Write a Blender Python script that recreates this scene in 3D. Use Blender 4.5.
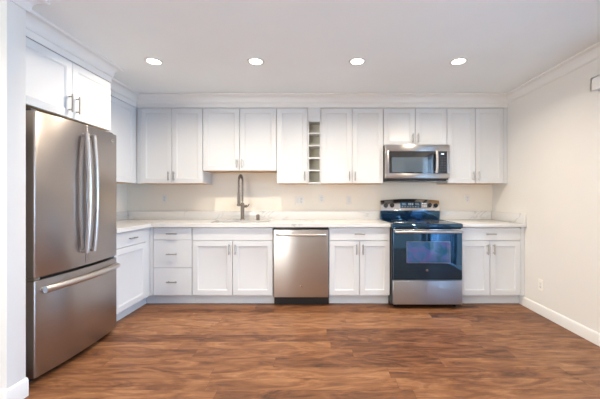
import bpy, bmesh, math, random
from mathutils import Vector, Matrix
random.seed(7)
for o in list(bpy.data.objects): bpy.data.objects.remove(o)
scn = bpy.context.scene
col = scn.collection
PI = math.pi

# ------------------------------------------------------------------ camera, world, light, exposure
cam_d = bpy.data.cameras.new('camera'); cam = bpy.data.objects.new('camera', cam_d); col.objects.link(cam)
cam.location = (0, 0, 1.207); cam.rotation_euler = (PI/2, 0, 0)
cam_d.sensor_width = 36; cam_d.lens = 18.0
cam_d.shift_x = -20/600; cam_d.shift_y = -2.5/600
cam_d.clip_start = 0.02
scn.camera = cam

scn.view_settings.view_transform = 'Standard'
scn.view_settings.look = 'None'
scn.view_settings.gamma = 1.0
scn.view_settings.use_curve_mapping = False
scn.view_settings.exposure = 0.12

CAN_W = 13.0          # kitchen downlights
REAR_FILL_W = 12.0         # added downlights behind the camera, unseen, for flat fill
SKY = 12.0
CAN_COL = (1.0, 0.86, 0.68)

w = bpy.data.worlds.new('world'); scn.world = w; w.use_nodes = True
nt = w.node_tree; nt.nodes.clear()
wo = nt.nodes.new('ShaderNodeOutputWorld'); bg = nt.nodes.new('ShaderNodeBackground')
tc = nt.nodes.new('ShaderNodeTexCoord'); sp = nt.nodes.new('ShaderNodeSeparateXYZ')
rp = nt.nodes.new('ShaderNodeValToRGB')
rp.color_ramp.elements[0].position = 0.0; rp.color_ramp.elements[0].color = (0.44, 0.68, 1.0, 1)
rp.color_ramp.elements[1].position = 0.7; rp.color_ramp.elements[1].color = (0.30, 0.55, 1.0, 1)
nt.links.new(tc.outputs['Generated'], sp.inputs[0]); nt.links.new(sp.outputs['Z'], rp.inputs[0])
# the sky is bluer on the side of the sliding door, whitened on the opposite side to feed the added windows
rx = nt.nodes.new('ShaderNodeValToRGB'); nt.links.new(sp.outputs['X'], rx.inputs[0])
rx.color_ramp.elements[0].position = 0.35; rx.color_ramp.elements[0].color = (1, 1, 1, 1)
rx.color_ramp.elements[1].position = 0.65; rx.color_ramp.elements[1].color = (0, 0, 0, 1)
sm = nt.nodes.new('ShaderNodeMix'); sm.data_type = 'RGBA'; nt.links.new(rx.outputs[0], sm.inputs['Factor'])
nt.links.new(rp.outputs[0], sm.inputs['A']); sm.inputs['B'].default_value = (1.05, 1.02, 0.98, 1)
nt.links.new(sm.outputs['Result'], bg.inputs['Color']); bg.inputs['Strength'].default_value = SKY
nt.links.new(bg.outputs[0], wo.inputs[0])

# portal in the sliding-door opening of the right wall (y -1.4 .. 2.2): guides the sampling of the sky
pl = bpy.data.lights.new('door_portal', 'AREA'); pl.shape = 'RECTANGLE'; pl.size = 3.6; pl.size_y = 2.03
pl.cycles.is_portal = True
po = bpy.data.objects.new('door_portal', pl); col.objects.link(po)
po.location = (2.42, 0.4, 1.03); po.rotation_euler = (PI/2, 0, PI/2)   # faces -X

pl = bpy.data.lights.new('added_window_portal', 'AREA'); pl.shape = 'RECTANGLE'; pl.size = 2.2; pl.size_y = 1.75  # portal of the added far-left window, out of view
pl.cycles.is_portal = True
po = bpy.data.objects.new('added_window_portal', pl); col.objects.link(po)
po.location = (-4.32, -1.5, 1.325); po.rotation_euler = (PI/2, 0, -PI/2)   # faces +X

pl = bpy.data.lights.new('added_rear_window_portal', 'AREA'); pl.shape = 'RECTANGLE'; pl.size = 2.2; pl.size_y = 1.75  # portal of the added rear window, out of view
pl.cycles.is_portal = True
po = bpy.data.objects.new('added_rear_window_portal', pl); col.objects.link(po)
po.location = (-2.9, -3.32, 1.325); po.rotation_euler = (PI/2, 0, 0)   # faces +Y

# ------------------------------------------------------------------ room numbers
XR, XL, YB, ZC = 2.27, -2.54, 3.953, 2.44       # right wall, left wall, back wall, ceiling
YU, YF = 3.628, 3.322                           # front of upper doors, front of base doors
XUL, XFL = -2.215, -1.885                       # front planes of the left run
YREAR, XFAR = -3.2, -4.2

# ------------------------------------------------------------------ materials
def nmat(name):
    m = bpy.data.materials.new(name); m.use_nodes = True
    return m, m.node_tree.nodes, m.node_tree.links, m.node_tree.nodes['Principled BSDF']
def ramp(N, stops, interp='LINEAR'):
    r = N.new('ShaderNodeValToRGB'); r.color_ramp.interpolation = interp
    e = r.color_ramp.elements
    e[0].position, e[0].color = stops[0][0], tuple(stops[0][1])+(1,)
    e[1].position, e[1].color = stops[-1][0], tuple(stops[-1][1])+(1,)
    for p, c in stops[1:-1]:
        q = e.new(p); q.color = tuple(c)+(1,)
    return r
def mathn(N, L, op, a, b=None, c=None):
    n = N.new('ShaderNodeMath'); n.operation = op
    for i, v in enumerate((a, b, c)):
        if v is None: continue
        if hasattr(v, 'node'): L.new(v, n.inputs[i])
        else: n.inputs[i].default_value = v
    return n.outputs[0]
def paint(name, c, rough=0.5, bump=0.0, scale=60, spec=0.5, var=0.02):
    m, N, L, B = nmat(name)
    t = N.new('ShaderNodeTexCoord'); no = N.new('ShaderNodeTexNoise'); no.inputs['Scale'].default_value = scale
    no.inputs['Detail'].default_value = 4
    L.new(t.outputs['Object'], no.inputs['Vector'])
    r = ramp(N, [(0.3, [v*(1-var) for v in c]), (0.7, [min(1, v*(1+var)) for v in c])])
    n2 = N.new('ShaderNodeTexNoise'); n2.inputs['Scale'].default_value = 2.5; L.new(t.outputs['Object'], n2.inputs['Vector'])
    L.new(n2.outputs['Fac'], r.inputs[0]); L.new(r.outputs[0], B.inputs['Base Color'])
    B.inputs['Roughness'].default_value = rough; B.inputs['Specular IOR Level'].default_value = spec
    if bump:
        b = N.new('ShaderNodeBump'); b.inputs['Strength'].default_value = bump; b.inputs['Distance'].default_value = 0.002
        L.new(no.outputs['Fac'], b.inputs['Height']); L.new(b.outputs[0], B.inputs['Normal'])
    return m
def steel(name, c=(0.60, 0.58, 0.56), rough=0.26, axis='z', aniso=0.7, stren=0.0):
    m, N, L, B = nmat(name)
    t = N.new('ShaderNodeTexCoord'); mp = N.new('ShaderNodeMapping')
    mp.inputs['Scale'].default_value = {'z': (6, 6, 900), 'x': (6, 900, 900), 'y': (900, 6, 900)}[axis]
    no = N.new('ShaderNodeTexNoise'); no.inputs['Scale'].default_value = 1; no.inputs['Detail'].default_value = 1
    L.new(t.outputs['Object'], mp.inputs[0]); L.new(mp.outputs[0], no.inputs['Vector'])
    r = ramp(N, [(0.3, [v*0.985 for v in c]), (0.7, [min(1, v*1.015) for v in c])])
    L.new(no.outputs['Fac'], r.inputs[0]); L.new(r.outputs[0], B.inputs['Base Color'])
    B.inputs['Metallic'].default_value = 1.0; B.inputs['Roughness'].default_value = rough
    if aniso:      # horizontal brushing: highlights smear vertically
        B.inputs['Anisotropic'].default_value = aniso
        cv = N.new('ShaderNodeCombineXYZ'); cv.inputs[2].default_value = 1.0
        L.new(cv.outputs[0], B.inputs['Tangent'])
    return m
def gloss(name, c, rough=0.08, spec=0.5, coat=0.0):
    m, N, L, B = nmat(name)
    t = N.new('ShaderNodeTexCoord'); no = N.new('ShaderNodeTexNoise'); no.inputs['Scale'].default_value = 8
    L.new(t.outputs['Object'], no.inputs['Vector'])
    rr = mathn(N, L, 'MULTIPLY_ADD', no.outputs['Fac'], 0.03, rough); L.new(rr, B.inputs['Roughness'])
    B.inputs['Base Color'].default_value = tuple(c)+(1,)
    B.inputs['Specular IOR Level'].default_value = spec; B.inputs['Coat Weight'].default_value = coat
    return m
def emit(name, c, s):
    m, N, L, B = nmat(name)
    B.inputs['Base Color'].default_value = tuple(c)+(1,)
    B.inputs['Emission Color'].default_value = tuple(c)+(1,); B.inputs['Emission Strength'].default_value = s
    return m

M = {}
M['cab'] = paint('white_cabinet_paint', (0.66, 0.675, 0.695), 0.32, 0.0, var=0.006)
M['cab_in'] = paint('cabinet_interior', (0.62, 0.60, 0.51), 0.6, var=0.03)
M['maple'] = paint('maple_underside', (0.62, 0.38, 0.19), 0.55, var=0.08)
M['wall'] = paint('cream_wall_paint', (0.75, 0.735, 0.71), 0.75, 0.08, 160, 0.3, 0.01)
M['wall_lit'] = paint('cream_wall_paint_lit', (0.88, 0.82, 0.73), 0.6, 0.08, 160, 0.3, 0.01)  # same room paint, with extra warm light put into the colour
M['ceil'] = paint('ceiling_paint', (0.86, 0.90, 0.915), 0.85, 0.05, 160, 0.2, 0.01)
M['trim'] = paint('white_trim_paint', (0.77, 0.765, 0.755), 0.45, var=0.006)
M['plate'] = paint('outlet_plastic', (0.83, 0.80, 0.75), 0.35, var=0.01)
M['slot'] = gloss('outlet_slot', (0.05, 0.045, 0.04), 0.4)
M['steel'] = steel('brushed_steel', (0.50, 0.475, 0.46), 0.30)
M['steel_range'] = steel('range_drawer_steel', (0.46, 0.50, 0.56), 0.34)
M['steel_fridge'] = steel('fridge_steel', (0.41, 0.375, 0.36), 0.29, 'z', 0.8)
M['steel_bar'] = steel('handle_steel', (0.60, 0.575, 0.56), 0.34, 'z', 0, 0.02)
M['nickel'] = steel('brushed_nickel', (0.40, 0.385, 0.37), 0.38, 'z', 0, 0.02)
M['faucet'] = steel('faucet_nickel', (0.24, 0.20, 0.17), 0.42, 'z', 0, 0.02)
M['chrome'] = steel('polished_steel', (0.75, 0.73, 0.71), 0.14, 'x', 0, 0.01)
M['basin'] = steel('sink_steel', (0.20, 0.17, 0.15), 0.5, 'x', 0, 0.03)
M['blackglass'] = gloss('black_glass', (0.008, 0.010, 0.014), 0.03, 1.0, 1.0)
M['rangeglass'] = gloss('black_glass_painted_reflection', (0.004, 0.013, 0.030), 0.05, 1.0, 0.0)  # black glass with the door's blue reflection put into its colour
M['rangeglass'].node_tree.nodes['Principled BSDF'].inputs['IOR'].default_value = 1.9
M['rangeglass'].node_tree.nodes['Principled BSDF'].inputs['Specular Tint'].default_value = (0.30, 0.62, 1.0, 1)  # blue tint stands in for reflected daylight
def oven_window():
    # dark glass, its blue reflection painted in as violet-blue mottling
    m, N, L, B = nmat('oven_glass_painted_reflection')
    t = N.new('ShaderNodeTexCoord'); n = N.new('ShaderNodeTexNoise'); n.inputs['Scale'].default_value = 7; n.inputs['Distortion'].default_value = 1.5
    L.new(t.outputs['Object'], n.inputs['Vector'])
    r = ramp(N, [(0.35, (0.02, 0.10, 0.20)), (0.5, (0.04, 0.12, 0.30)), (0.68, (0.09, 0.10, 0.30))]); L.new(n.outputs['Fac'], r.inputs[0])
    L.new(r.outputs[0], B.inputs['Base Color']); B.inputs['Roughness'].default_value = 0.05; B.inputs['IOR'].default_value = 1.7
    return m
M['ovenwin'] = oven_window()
M['micwin'] = gloss('microwave_window_glass', (0.085, 0.115, 0.145), 0.08, 0.8, 1.0)
M['black'] = gloss('black_enamel', (0.015, 0.015, 0.017), 0.3)
M['darkgrey'] = paint('dark_grey_side', (0.055, 0.05, 0.05), 0.5, var=0.05)
M['rubber'] = gloss('black_knob', (0.02, 0.02, 0.022), 0.25)
M['redknob'] = gloss('dark_red_ring', (0.22, 0.02, 0.02), 0.3)
M['lens'] = emit('downlight_lens', (1.0, 0.93, 0.84), 14)
M['display'] = emit('lit_display', (0.75, 0.85, 0.95), 1.2)
M['display_dim'] = emit('dim_display_marks', (0.35, 0.4, 0.42), 0.1)
M['concrete'] = paint('patio_concrete', (0.45, 0.44, 0.42), 0.85, 0.2, 30, 0.3, 0.06)
M['alu'] = paint('white_door_frame', (0.75, 0.75, 0.75), 0.4, var=0.01)

def floor_material():
    m, N, L, B = nmat('wood_plank_floor')
    t = N.new('ShaderNodeTexCoord'); s = N.new('ShaderNodeSeparateXYZ'); L.new(t.outputs['Object'], s.inputs[0])
    X, Y = s.outputs[0], s.outputs[1]
    PWd, PLn = 0.125, 1.22
    ry = mathn(N, L, 'DIVIDE', Y, PWd); row = mathn(N, L, 'FLOOR', ry); fy = mathn(N, L, 'FRACT', ry)
    wn = N.new('ShaderNodeTexWhiteNoise'); wn.noise_dimensions = '1D'; L.new(row, wn.inputs['W'])
    off = mathn(N, L, 'MULTIPLY', wn.outputs['Value'], 7.3)
    rx = mathn(N, L, 'ADD', mathn(N, L, 'DIVIDE', X, PLn), off); cl = mathn(N, L, 'FLOOR', rx); fx = mathn(N, L, 'FRACT', rx)
    cb = N.new('ShaderNodeCombineXYZ'); L.new(row, cb.inputs[0]); L.new(cl, cb.inputs[1])
    wn2 = N.new('ShaderNodeTexWhiteNoise'); wn2.noise_dimensions = '3D'; L.new(cb.outputs[0], wn2.inputs['Vector'])
    pid = wn2.outputs['Value']
    # grain coordinates: stretched along X, shifted per plank
    gx = mathn(N, L, 'MULTIPLY_ADD', pid, 37.0, mathn(N, L, 'MULTIPLY', X, 2.0))
    gy = mathn(N, L, 'MULTIPLY_ADD', pid, 11.0, mathn(N, L, 'MULTIPLY', Y, 9.0))
    gc = N.new('ShaderNodeCombineXYZ'); L.new(gx, gc.inputs[0]); L.new(gy, gc.inputs[1]); L.new(pid, gc.inputs[2])
    big = N.new('ShaderNodeTexNoise'); big.inputs['Scale'].default_value = 1.1; big.inputs['Detail'].default_value = 6
    big.inputs['Roughness'].default_value = 0.62; big.inputs['Distortion'].default_value = 2.2
    L.new(gc.outputs[0], big.inputs['Vector'])
    mp = N.new('ShaderNodeMapping'); mp.inputs['Scale'].default_value = (2.0, 9.0, 1); L.new(gc.outputs[0], mp.inputs[0])
    fine = N.new('ShaderNodeTexNoise'); fine.inputs['Scale'].default_value = 1.5; fine.inputs['Detail'].default_value = 5
    fine.inputs['Distortion'].default_value = 0.6; L.new(mp.outputs[0], fine.inputs['Vector'])
    v = mathn(N, L, 'ADD', mathn(N, L, 'MULTIPLY', big.outputs['Fac'], 0.72), mathn(N, L, 'MULTIPLY', fine.outputs['Fac'], 0.22))
    v = mathn(N, L, 'ADD', v, mathn(N, L, 'MULTIPLY_ADD', pid, 0.17, -0.075))
    r = ramp(N, [(0.28, (0.050, 0.020, 0.010)), (0.38, (0.125, 0.050, 0.022)), (0.48, (0.20, 0.083, 0.035)),
                 (0.59, (0.29, 0.138, 0.062)), (0.74, (0.42, 0.235, 0.122))])
    L.new(v, r.inputs[0])
    # joints
    ey = mathn(N, L, 'MINIMUM', fy, mathn(N, L, 'SUBTRACT', 1.0, fy)); ey = mathn(N, L, 'MULTIPLY', ey, PWd)
    ex = mathn(N, L, 'MINIMUM', fx, mathn(N, L, 'SUBTRACT', 1.0, fx)); ex = mathn(N, L, 'MULTIPLY', ex, PLn)
    e = mathn(N, L, 'MINIMUM', ex, ey)
    j = mathn(N, L, 'LESS_THAN', e, 0.0012)
    mx = N.new('ShaderNodeMix'); mx.data_type = 'RGBA'; L.new(mathn(N, L, 'MULTIPLY', j, 0.55), mx.inputs['Factor'])
    L.new(r.outputs[0], mx.inputs['A']); mx.inputs['B'].default_value = (0.05, 0.022, 0.012, 1)
    L.new(mx.outputs['Result'], B.inputs['Base Color'])
    L.new(mathn(N, L, 'MULTIPLY_ADD', fine.outputs['Fac'], 0.18, 0.34), B.inputs['Roughness'])
    B.inputs['Specular IOR Level'].default_value = 0.35
    b = N.new('ShaderNodeBump'); b.inputs['Strength'].default_value = 0.12; b.inputs['Distance'].default_value = 0.002
    L.new(mathn(N, L, 'SUBTRACT', fine.outputs['Fac'], j), b.inputs['Height']); L.new(b.outputs[0], B.inputs['Normal'])
    return m
M['floor'] = floor_material()

def quartz_material():
    m, N, L, B = nmat('white_quartz')
    t = N.new('ShaderNodeTexCoord'); mp = N.new('ShaderNodeMapping'); L.new(t.outputs['Object'], mp.inputs[0])
    mp.inputs['Rotation'].default_value = (0.3, 0.7, 0.6); mp.inputs['Scale'].default_value = (0.9, 1.0, 2.0)
    n = N.new('ShaderNodeTexNoise'); n.inputs['Scale'].default_value = 1.5; n.inputs['Detail'].default_value = 5
    n.inputs['Roughness'].default_value = 0.55; n.inputs['Distortion'].default_value = 1.2
    L.new(mp.outputs[0], n.inputs['Vector'])
    d = mathn(N, L, 'ABSOLUTE', mathn(N, L, 'SUBTRACT', n.outputs['Fac'], 0.5))
    n2 = N.new('ShaderNodeTexNoise'); n2.inputs['Scale'].default_value = 2.2; L.new(t.outputs['Object'], n2.inputs['Vector'])
    msk = ramp(N, [(0.52, (0, 0, 0)), (0.64, (1, 1, 1))]); L.new(n2.outputs['Fac'], msk.inputs[0])
    vein = ramp(N, [(0.0, (1, 1, 1)), (0.010, (0.5, 0.5, 0.5)), (0.030, (0, 0, 0))]); L.new(d, vein.inputs[0])
    f = mathn(N, L, 'MULTIPLY', vein.outputs[0], msk.outputs[0])
    mx = N.new('ShaderNodeMix'); mx.data_type = 'RGBA'; L.new(mathn(N, L, 'MULTIPLY', f, 0.55), mx.inputs['Factor'])
    mx.inputs['A'].default_value = (0.69, 0.685, 0.68, 1); mx.inputs['B'].default_value = (0.30, 0.30, 0.31, 1)
    L.new(mx.outputs['Result'], B.inputs['Base Color'])
    B.inputs['Roughness'].default_value = 0.18
    return m
M['quartz'] = quartz_material()

def glass_material():
    m, N, L, B = nmat('door_glass')
    N.remove(B); out = [n for n in N if n.type == 'OUTPUT_MATERIAL'][0]
    tr = N.new('ShaderNodeBsdfTransparent'); gl = N.new('ShaderNodeBsdfGlossy'); gl.inputs['Roughness'].default_value = 0.01
    fr = N.new('ShaderNodeFresnel'); fr.inputs['IOR'].default_value = 1.45; mx = N.new('ShaderNodeMixShader')
    tr.inputs['Color'].default_value = (0.96, 0.98, 0.98, 1)
    L.new(fr.outputs[0], mx.inputs[0]); L.new(tr.outputs[0], mx.inputs[1]); L.new(gl.outputs[0], mx.inputs[2]); L.new(mx.outputs[0], out.inputs[0])
    return m
M['glass'] = glass_material()

# ------------------------------------------------------------------ mesh builder
class MB:
    def __init__(s): s.bm = bmesh.new(); s.mats = []
    def _merge(s, b, mi=0, mtx=None):
        if mtx is not None: b.transform(mtx)
        for f in b.faces: f.material_index = mi
        me = bpy.data.meshes.new('t'); b.to_mesh(me); b.free(); s.bm.from_mesh(me); bpy.data.meshes.remove(me)
        return s
    def box(s, x0, x1, y0, y1, z0, z1, bev=0.0, seg=2, mi=0, mtx=None):
        b = bmesh.new(); bmesh.ops.create_cube(b, size=1)
        for v in b.verts:
            v.co = Vector(((x0+x1)/2 + v.co.x*(x1-x0), (y0+y1)/2 + v.co.y*(y1-y0), (z0+z1)/2 + v.co.z*(z1-z0)))
        if bev: bmesh.ops.bevel(b, geom=b.edges[:], offset=bev, segments=seg, profile=0.5, affect='EDGES')
        return s._merge(b, mi, mtx)
    def prism(s, pts, axis, a0, a1, bev=0.0, mi=0, cap=True):
        # pts: 2D outline in the other two axes, extruded along axis from a0 to a1
        b = bmesh.new()
        def mk(p, a):
            if axis == 'x': return Vector((a, p[0], p[1]))
            if axis == 'y': return Vector((p[0], a, p[1]))
            return Vector((p[0], p[1], a))
        A = [b.verts.new(mk(p, a0)) for p in pts]; Bv = [b.verts.new(mk(p, a1)) for p in pts]
        n = len(pts)
        for i in range(n): b.faces.new((A[i], A[(i+1) % n], Bv[(i+1) % n], Bv[i]))
        caps = [b.faces.new(A), b.faces.new(Bv[::-1])]
        bmesh.ops.recalc_face_normals(b, faces=b.faces[:])
        if bev:
            ed = set(e for f in caps for e in f.edges)
            bmesh.ops.bevel(b, geom=list(ed), offset=bev, segments=2, profile=0.5, affect='EDGES')
        return s._merge(b, mi)
    def tube(s, path, r, n=12, mi=0, caps=True, sx=1.0):
        # swept round tube through the path points; r number or list
        P = [Vector(p) for p in path]; R = r if isinstance(r, (list, tuple)) else [r]*len(P)
        b = bmesh.new(); rings = []; up = None
        for i, p in enumerate(P):
            d = (P[min(i+1, len(P)-1)] - P[max(i-1, 0)]).normalized()
            if up is None:
                up = Vector((0, 0, 1)) if abs(d.z) < 0.9 else Vector((1, 0, 0))
            u = (up - d*up.dot(d)).normalized(); v = d.cross(u); up = u
            rings.append([b.verts.new(p + (u*math.cos(2*PI*k/n) + v*math.sin(2*PI*k/n)*sx)*R[i]) for k in range(n)])
        for a, c in zip(rings, rings[1:]):
            for k in range(n): b.faces.new((a[k], a[(k+1) % n], c[(k+1) % n], c[k]))
        if caps: b.faces.new(rings[0][::-1]); b.faces.new(rings[-1])
        bmesh.ops.recalc_face_normals(b, faces=b.faces[:])
        return s._merge(b, mi)
    def lathe(s, prof, c, axis='z', n=32, mi=0):
        b = bmesh.new(); rings = []
        for (r, h) in prof:
            ring = []
            for k in range(n):
                a = 2*PI*k/n; q = (r*math.cos(a), r*math.sin(a))
                if axis == 'z': co = (c[0]+q[0], c[1]+q[1], c[2]+h)
                elif axis == 'y': co = (c[0]+q[0], c[1]-h, c[2]+q[1])      # height towards the room (-Y)
                else: co = (c[0]+h, c[1]+q[0], c[2]+q[1])                  # height towards +X
                ring.append(b.verts.new(co))
            rings.append(ring)
        for a, d in zip(rings, rings[1:]):
            for k in range(n): b.faces.new((a[k], a[(k+1) % n], d[(k+1) % n], d[k]))
        b.faces.new(rings[0][::-1]); b.faces.new(rings[-1])
        bmesh.ops.recalc_face_normals(b, faces=b.faces[:])
        return s._merge(b, mi)
    def rings(s, u0, u1, z0, z1, prof, mtx):
        # concentric rectangular rings (inset, outward w); local frame: x = width, -y = outward, z = up
        b = bmesh.new(); prev = None
        for k, (ins, wv) in enumerate(prof):
            r = [b.verts.new((x, -wv, z)) for x, z in ((u0+ins, z0+ins), (u1-ins, z0+ins), (u1-ins, z1-ins), (u0+ins, z1-ins))]
            if prev:
                for i in range(4): b.faces.new((prev[i], prev[(i+1) % 4], r[(i+1) % 4], r[i]))
            else: b.faces.new(r[::-1])
            prev = r
        b.faces.new(prev)
        bmesh.ops.recalc_face_normals(b, faces=b.faces[:])
        return s._merge(b, 0, mtx)
    def build(s, name, mat, parent=None, smooth=35):
        me = bpy.data.meshes.new(name)
        off = parent_world(parent)
        if parent is None:
            # origin at bottom centre of the thing
            xs = [v.co for v in s.bm.verts]
            mn = Vector((min(v.x for v in xs), min(v.y for v in xs), min(v.z for v in xs)))
            mx = Vector((max(v.x for v in xs), max(v.y for v in xs), max(v.z for v in xs)))
            off = Vector(((mn.x+mx.x)/2, (mn.y+mx.y)/2, mn.z))
        s.bm.transform(Matrix.Translation(-off)); s.bm.to_mesh(me); s.bm.free()
        for mm in (mat if isinstance(mat, (list, tuple)) else [mat]): me.materials.append(mm)
        me.shade_smooth(); me.set_sharp_from_angle(angle=math.radians(smooth))
        o = bpy.data.objects.new(name, me); col.objects.link(o)
        if parent is None: o.location = off
        else: o.parent = parent; o.location = (0, 0, 0)
        return o
def parent_world(p):
    if p is None: return Vector((0, 0, 0))
    v = Vector(p.location)
    while p.parent: p = p.parent; v += Vector(p.location)
    return v
def tag(o, label, cat, group=None):
    o['label'] = label; o['category'] = cat
    if group: o['group'] = group
    return o
def thing(name, loc, label, cat, group=None):
    o = bpy.data.objects.new(name, None); col.objects.link(o); o.location = loc; o.empty_display_size = 0.1
    return tag(o, label, cat, group)
def struct(o): o['kind'] = 'structure'; return o
def boxobj(name, mat, parent, *a, **k): return MB().box(*a, **k).build(name, mat, parent)

# local frames for fronts: x = width, -y outward. FRONT keeps world; LEFT maps outward to +X
def frame_back(): return Matrix.Identity(4)
def at_back(y):  return Matrix.Translation((0, y, 0))                         # outward = -Y, u = world X
def at_left(x):  return Matrix.Translation((x, 0, 0)) @ Matrix(((0, -1, 0, 0), (1, 0, 0, 0), (0, 0, 1, 0), (0, 0, 0, 1)))  # u = world Y, outward = +X

# ------------------------------------------------------------------ structure
def room():
    struct(boxobj('floor', M['floor'], None, XFAR-0.1, XR+0.13, YREAR-0.1, YB+0.1, -0.05, 0))
    struct(boxobj('ceiling', M['ceil'], None, XFAR-0.1, XR+0.13, YREAR-0.1, YB+0.1, ZC, ZC+0.1))
    struct(boxobj('wall_back', M['wall_lit'], None, XL-0.1, XR+0.13, YB, YB+0.1, 0, ZC))
    struct(boxobj('wall_left', M['wall_lit'], None, XL-0.1, XL, 1.822, YB, 0, ZC))
    struct(boxobj('wall_alcove', M['wall'], None, XFAR, -1.785, 1.71, 1.822, 0, ZC, bev=0.004))
    m = MB(); m.box(XFAR-0.1, XFAR, -0.4, 1.84, 0, ZC); m.box(XFAR-0.1, XFAR, YREAR, -2.6, 0, ZC)
    m.box(XFAR-0.1, XFAR, -2.6, -0.4, 2.2, ZC); m.box(XFAR-0.1, XFAR, -2.6, -0.4, 0, 0.45)
    struct(m.build('wall_far_left', M['wall']))
    wd = bpy.data.objects.new('added_window_1', None); col.objects.link(wd); wd.location = (XFAR-0.05, -1.5, 0.45); struct(wd)  # added window, unseen, put in to bring neutral daylight
    f = MB()
    for q0, q1 in ((-2.6, -2.55), (-0.45, -0.4), (-1.53, -1.47)): f.box(XFAR-0.08, XFAR-0.02, q0, q1, 0.45, 2.2)
    f.box(XFAR-0.08, XFAR-0.02, -2.6, -0.4, 0.45, 0.5); f.box(XFAR-0.08, XFAR-0.02, -2.6, -0.4, 2.15, 2.2); f.build('window_frame', M['alu'], wd)
    g = MB(); g.box(XFAR-0.053, XFAR-0.047, -2.55, -0.45, 0.5, 2.15); g.build('window_pane', M['glass'], wd)
    m = MB(); m.box(-1.8, XR+0.13, YREAR-0.1, YREAR, 0, ZC); m.box(XFAR, -4.0, YREAR-0.1, YREAR, 0, ZC)
    m.box(-4.0, -1.8, YREAR-0.1, YREAR, 2.2, ZC); m.box(-4.0, -1.8, YREAR-0.1, YREAR, 0, 0.45)
    struct(m.build('wall_rear', M['wall']))
    wd = bpy.data.objects.new('added_window_2', None); col.objects.link(wd); wd.location = (-2.9, YREAR-0.05, 0.45); struct(wd)  # added rear window, unseen, put in to light the back wall frontally
    f = MB()
    for q0, q1 in ((-4.0, -3.95), (-1.85, -1.8), (-2.93, -2.87)): f.box(q0, q1, YREAR-0.08, YREAR-0.02, 0.45, 2.2)
    f.box(-4.0, -1.8, YREAR-0.08, YREAR-0.02, 0.45, 0.5); f.box(-4.0, -1.8, YREAR-0.08, YREAR-0.02, 2.15, 2.2); f.build('window_frame', M['alu'], wd)
    MB().box(-3.95, -1.85, YREAR-0.053, YREAR-0.047, 0.5, 2.15).build('window_pane', M['glass'], wd)
    m = MB(); m.box(XR, XR+0.13, 2.2, YB, 0, ZC); m.box(XR, XR+0.13, YREAR, -1.4, 0, ZC); m.box(XR, XR+0.13, -1.4, 2.2, 2.05, ZC)
    struct(m.build('wall_right', M['wall']))
    # patio outside
    struct(boxobj('patio_slab', M['concrete'], None, XR+0.13, XR+1.3, -2.2, 3, -0.15, -0.05))
    # sliding glass door
    d = bpy.data.objects.new('door_1', None); col.objects.link(d); d.location = (XR+0.06, 0.4, 0); struct(d)
    f = MB()
    f.box(XR+0.02, XR+0.11, -1.4, -1.35, 0, 2.05); f.box(XR+0.02, XR+0.11, 2.15, 2.2, 0, 2.05)
    f.box(XR+0.02, XR+0.11, -1.35, 2.15, 2.0, 2.05); f.box(XR+0.02, XR+0.11, -1.35, 2.15, 0.0, 0.03)
    for q in (-0.2, 1.0): f.box(XR+0.04, XR+0.09, q-0.04, q+0.04, 0.03, 2.0)
    f.build('door_frame', M['alu'], d)
    g = MB()
    for q0, q1 in ((-1.35, -0.24), (-0.16, 0.96), (1.04, 2.15)): g.box(XR+0.062, XR+0.068, q0, q1, 0.03, 2.0)
    g.build('door_pane', M['glass'], d)
    # baseboards
    def bb_prof(x, s):   # outline in (offset, z)
        return [(x, 0), (x+s*0.014, 0), (x+s*0.014, 0.082), (x+s*0.010, 0.094), (x+s*0.004, 0.10), (x, 0.10)]
    struct(MB().prism(bb_prof(XR, -1), 'y', 2.24, 3.40).build('baseboard_right', M['trim']))
    m = MB()
    m.prism([(-1.785, 0), (-1.771, 0), (-1.771, 0.094), (-1.776, 0.106), (-1.781, 0.112), (-1.785, 0.112)], 'y', 1.6965, 1.824)
    m.prism([(1.71, 0), (1.696, 0), (1.696, 0.094), (1.701, 0.106), (1.706, 0.112), (1.71, 0.112)], 'x', XFAR, -1.7715)
    struct(m.build('baseboard_alcove', M['trim']))
    struct(MB().prism([(YREAR, 0), (YREAR+0.014, 0), (YREAR+0.014, 0.09), (YREAR+0.004, 0.1), (YREAR, 0.1)], 'x', XFAR, XR).build('baseboard_rear', M['trim']))

def crown_prof(h=0.10, p=0.075):
    # (projection, drop from ceiling), cove-and-ogee section
    P = [(0, h), (0.006, h), (0.010, h-0.006), (0.014, h-0.016)]
    for i in range(9):
        t = i/8; a = t*PI/2
        P.append((0.014 + (p-0.026)*(1-math.cos(a)), (h-0.020) - (h-0.040)*math.sin(a)))
    P += [(p-0.008, 0.018), (p-0.002, 0.012), (p, 0.006), (p, 0), (0, 0)]
    return P
def sweep_crown(name, path, h, p, flat=0.0):
    """path: list of (x, y) wall-line corners, room on the right-hand side of travel; mitred crown"""
    prof = crown_prof(h, p)
    if flat: prof = [(0, h+flat), (0.004, h+flat), (0.004, h+0.001)] + prof[1:]
    b = bmesh.new(); n = len(path); rows = []
    for i, q in enumerate(path):
        q = Vector(q)
        def nrm(a, c):
            d = (Vector(c)-Vector(a)).normalized(); return Vector((d.y, -d.x))
        if i == 0: m = nrm(path[0], path[1])
        elif i == n-1: m = nrm(path[-2], path[-1])
        else:
            a, c = nrm(path[i-1], path[i]), nrm(path[i], path[i+1]); m = (a+c)/(1+a.dot(c))
        rows.append([b.verts.new((q.x+m.x*pr, q.y+m.y*pr, ZC-dr-0.0005)) for pr, dr in prof])
    k = len(prof)
    for r0, r1 in zip(rows, rows[1:]):
        for j in range(k): b.faces.new((r0[j], r0[(j+1) % k], r1[(j+1) % k], r1[j]))
    b.faces.new(rows[0][::-1]); b.faces.new(rows[-1])
    bmesh.ops.recalc_face_normals(b, faces=b.faces[:])
    m = MB(); m._merge(b); return struct(m.build(name, M['trim'], None, 25))

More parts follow.
